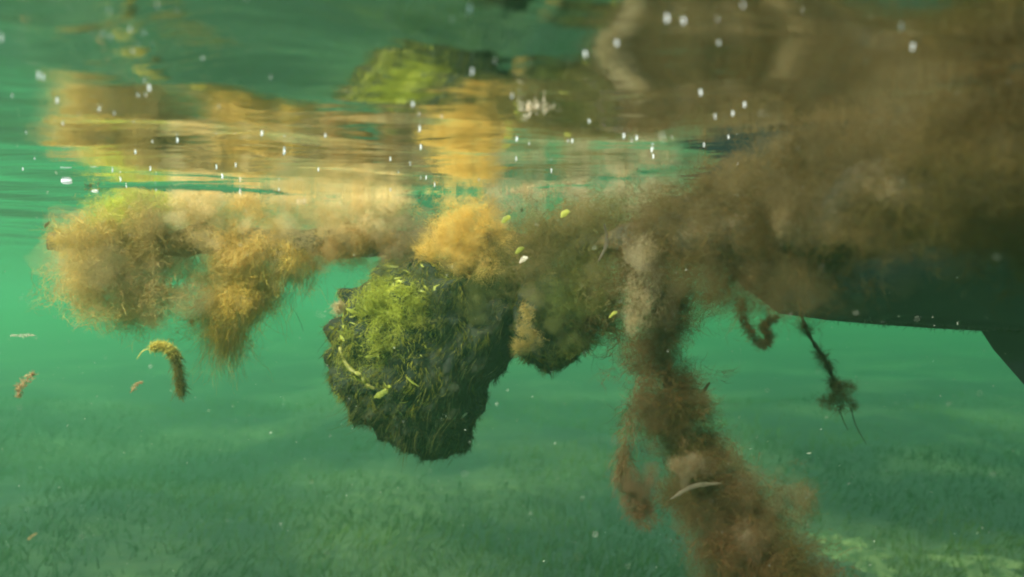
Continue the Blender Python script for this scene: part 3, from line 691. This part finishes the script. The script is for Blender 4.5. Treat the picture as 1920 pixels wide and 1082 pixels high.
# ------------------------------------------------------------------ drifting weed fragments
def scrap(x, y, d, pts_, wd, col, name, label, cat='weed', n=260):
    pa = spline([W(*p, d) for p in pts_], 30)
    t = thing(name, pa[-1], label, cat)
    i = RNG.integers(0, 30, n); k = np.sin(math.pi * (i + 1) / 31.0)[:, None]
    V, Q, ix = strands(pa[i] + RNG.normal(size=(n, 3)) * wd * 0.26 * k, rdir(n) + 0.6 * unit(pa[-1] - pa[0]), wd * (0.15 + 0.5 * RNG.random(n)), wd * (0.06 + 0.16 * RNG.random(n)), seg=2, curl=0.5, cfreq=80, seed=3)
    c = np.asarray(col)[None] * (0.6 + 0.7 * RNG.random((n, 1)))
    part('shred', V, Q, M_FIBER, t, col=np.column_stack([c, 0.45 + 0.55 * RNG.random(n)])[ix], smooth=False, kind='stuff')
    return t
TAN = (0.62, 0.40, 0.20); YEL = (0.70, 0.60, 0.14); PNK = (0.90, 0.76, 0.58); THR = (0.06, 0.05, 0.02)
# crescent leaf with a trailing tail
cr = thing('drifting_leaf', W(320, 740, 1.3), 'yellow crescent weed with dark tail drifting below the round algae tuft', 'weed')
n = 2600
cp = spline(P3([(286, 650, 1.3), (300, 647, 1.3), (316, 652, 1.3), (328, 664, 1.3), (333, 685, 1.3), (335, 710, 1.3), (339, 735, 1.3)]), 60)
i = RNG.integers(0, 34, n)
V, Q, ix = strands(cp[i] + RNG.normal(size=(n, 3)) * 0.0028, rdir(n) + np.array([0.2, 0, -0.3]), 0.004 + 0.009 * RNG.random(n), 0.0011, seg=3, curl=0.6, seed=41)
part('leafy_head', V, Q, M_FIBER, cr, col=np.tile(np.array([0.62, 0.52, 0.12]), (len(V), 1)), smooth=False, kind='stuff')
i = 26 + (34 * RNG.random(n // 2)).astype(int)
V, Q, ix = strands(cp[i] + RNG.normal(size=(n // 2, 3)) * np.array([0.0035, 0.003, 0.003]), rdir(n // 2) + np.array([-0.1, 0, -1.0]), 0.006 + 0.016 * RNG.random(n // 2), 0.0009, seg=3, curl=0.5, seed=42)
part('tail', V, Q, M_FIBER, cr, col=np.tile(np.array([0.20, 0.16, 0.04]), (len(V), 1)), smooth=False, kind='stuff')
v, f = blade(W(286, 652, 1.3), W(268, 658, 1.3), W(256, 674, 1.3), 0.002); part('runner', v, f, M_YELLOW, cr)

scrap(0, 0, 1.2, [(34, 745), (40, 722), (64, 700)], 0.014, TAN, 'weed_fragment', 'orange brown weed scrap drifting near the left edge')
scrap(0, 0, 1.6, [(246, 735), (255, 722), (266, 718)], 0.010, TAN, 'weed_fragment', 'faint orange weed scrap drifting left of the yellow crescent weed')
scrap(0, 0, 1.5, [(20, 629), (45, 629), (64, 629)], 0.007, PNK, 'weed_fragment', 'thin pale weed sliver floating level at the left edge')
scrap(0, 0, 0.72, [(334, 162), (358, 156), (382, 152)], 0.0045, YEL, 'weed_fragment', 'yellow weed strip floating at the surface in the upper left')
scrap(0, 0, 0.79, [(988, 199), (1010, 193), (1036, 197)], 0.016, PNK, 'weed_fragment', 'pale pinkish weed scrap floating at the surface above the log')
scrap(0, 0, 1.42, [(272, 395), (286, 384), (296, 379)], 0.004, YEL, 'weed_fragment', 'small yellow straw poking up from the lime green algae')
scrap(0, 0, 1.5, [(550, 580), (560, 597), (569, 620)], 0.003, THR, 'weed_fragment', 'thin dark thread hanging beside the ochre plume')
scrap(0, 0, 2.2, [(52, 1012), (60, 1006), (68, 1000)], 0.010, TAN, 'weed_fragment', 'small tan flake low over the seagrass at far left')

# ------------------------------------------------------------------ air bubbles clinging to the surface
BMES = []
for mb in M_BUBBLES:
    bm = bmesh.new(); bmesh.ops.create_icosphere(bm, subdivisions=2, radius=1)
    bme = bpy.data.meshes.new('air_bubble'); bm.to_mesh(bme); bm.free()
    for p in bme.polygons: p.use_smooth = True
    bme.materials.append(mb); BMES.append(bme)
bme = BMES[0]
OWN = {(880, 13): 'largest bright air bubble at the top edge above the mossy clump', (72, 123): 'left bubble of the bright touching pair in the upper left', (81, 127): 'right bubble of the bright touching pair in the upper left',
       (280, 150): 'biggest bubble of the small cluster left of the yellow weed strip', (491, 249): 'bright air bubble over the reflection of the ochre plume', (1251, 25): 'bright air bubble at the top above the hanging rope, left of its neighbour',
       (1282, 35): 'bright air bubble at the top above the hanging rope, right of its neighbour', (1689, 28): 'upper bubble of the lone pair in the top right corner', (1711, 61): 'lower bubble of the lone pair in the top right corner',
       (1748, 230): 'lone faint bubble in front of the algae mass at far right', (885, 105): 'dim blurred bubble below the largest bubble at the top', (1098, 80): 'left of two bright bubbles on the edge of the dark reflection', (1157, 67): 'right of two bright bubbles on the edge of the dark reflection'}
BUB = '205,15,4 295,17,4 193,55,4 207,62,3 244,52,4 270,62,4 258,79,2 249,90,3 285,82,2 72,123,6 81,127,5 271,136,4 280,150,6 259,164,3 273,163,3 107,178,5 23,171,3 186,194,4 214,202,4 118,226,3 49,238,3 65,289,2 43,313,3 380,112,3 507,142,4 410,189,3 491,249,6 610,250,4 333,265,5 254,281,4 286,265,3 282,312,4 211,317,4 406,310,4 442,308,4 417,329,5 533,285,6 597,319,3 237,352,3 226,337,4 450,367,6 461,389,4 523,356,3 293,360,3 327,378,3 2,55,6 331,30,2 462,22,3 880,13,9 847,30,4 725,37,4 755,37,3 928,85,4 885,105,6 795,122,3 960,161,4 774,180,5 786,201,4 787,238,5 789,270,5 828,205,3 732,294,4 769,302,4 747,318,3 789,329,3 799,329,3 815,340,4 732,352,3 968,300,4 969,254,5 992,266,2 1065,256,3 1073,255,4 1105,212,4 1098,80,6 1157,67,6 1251,25,7 1170,240,5 1185,252,4 1194,245,5 1260,247,3 1222,285,4 1225,297,4 1034,321,4 898,330,2 1282,35,6 1346,35,4 1314,164,5 1396,185,5 1374,202,5 1341,210,4 1320,274,4 1383,310,3 1689,28,6 1711,61,6 1748,230,4 1348,85,4 1393,2,4 1366,256,3'
for s in BUB.split():
    x, y, r = (float(k) for k in s.split(','))
    d = H * F / (541 - y)
    p = W(x, y, d); rr = 0.5 * r * d / F
    o = bpy.data.objects.new('air_bubble', BMES[0 if r >= 5 else int(RNG.integers(0, 3))]); COL.objects.link(o)
    o.location = (p[0], p[1], float(wave(p[0], p[1])) - rr * 1.15); o.scale = (rr * 0.8, rr * 0.8, rr * 1.25); o.rotation_euler = (0, 0.3, 0)
    tag(o, OWN.get((int(x), int(y)), 'tiny air bubble clinging to the underside of the water surface'), 'bubble', 'air bubbles under the water surface')
# foam flakes beside the log
for x, y, r in [(125, 336, 8), (565, 375, 8), (178, 356, 5)]:
    d = H * F / (541 - y)
    p = W(x, y, d); rr = r * d / F
    o = bpy.data.objects.new('foam_bubble', bme); COL.objects.link(o)
    o.location = (p[0], p[1], float(wave(p[0], p[1])) - rr * 0.3); o.scale = (rr * 1.3, rr, rr * 0.5)
    tag(o, {125: 'flat white foam bubble left of the lime green algae', 565: 'flat white foam bubble above the ochre plume', 178: 'flat white foam bubble over the lime green algae'}[x], 'bubble')

# fine particles adrift in the water: nobody could count them
n = 4200
yy = 0.5 + 4.0 * RNG.random(n); c = np.stack([(RNG.random(n) * 2 - 1) * 0.75 * yy, yy, -0.02 - 1.4 * RNG.random(n)], 1)
V, Q, ix = strands(c, rdir(n), 0.0012 + 0.0045 * RNG.random(n) ** 4, 0.0009 + 0.0008 * RNG.random(n) ** 2, seg=2, curl=0.2, wander=0.2, taper=0.5)
single('drifting_specks', V, Q, M_SPECK, 'fine pale specks adrift in the green water', 'specks', kind='stuff', smooth=False)
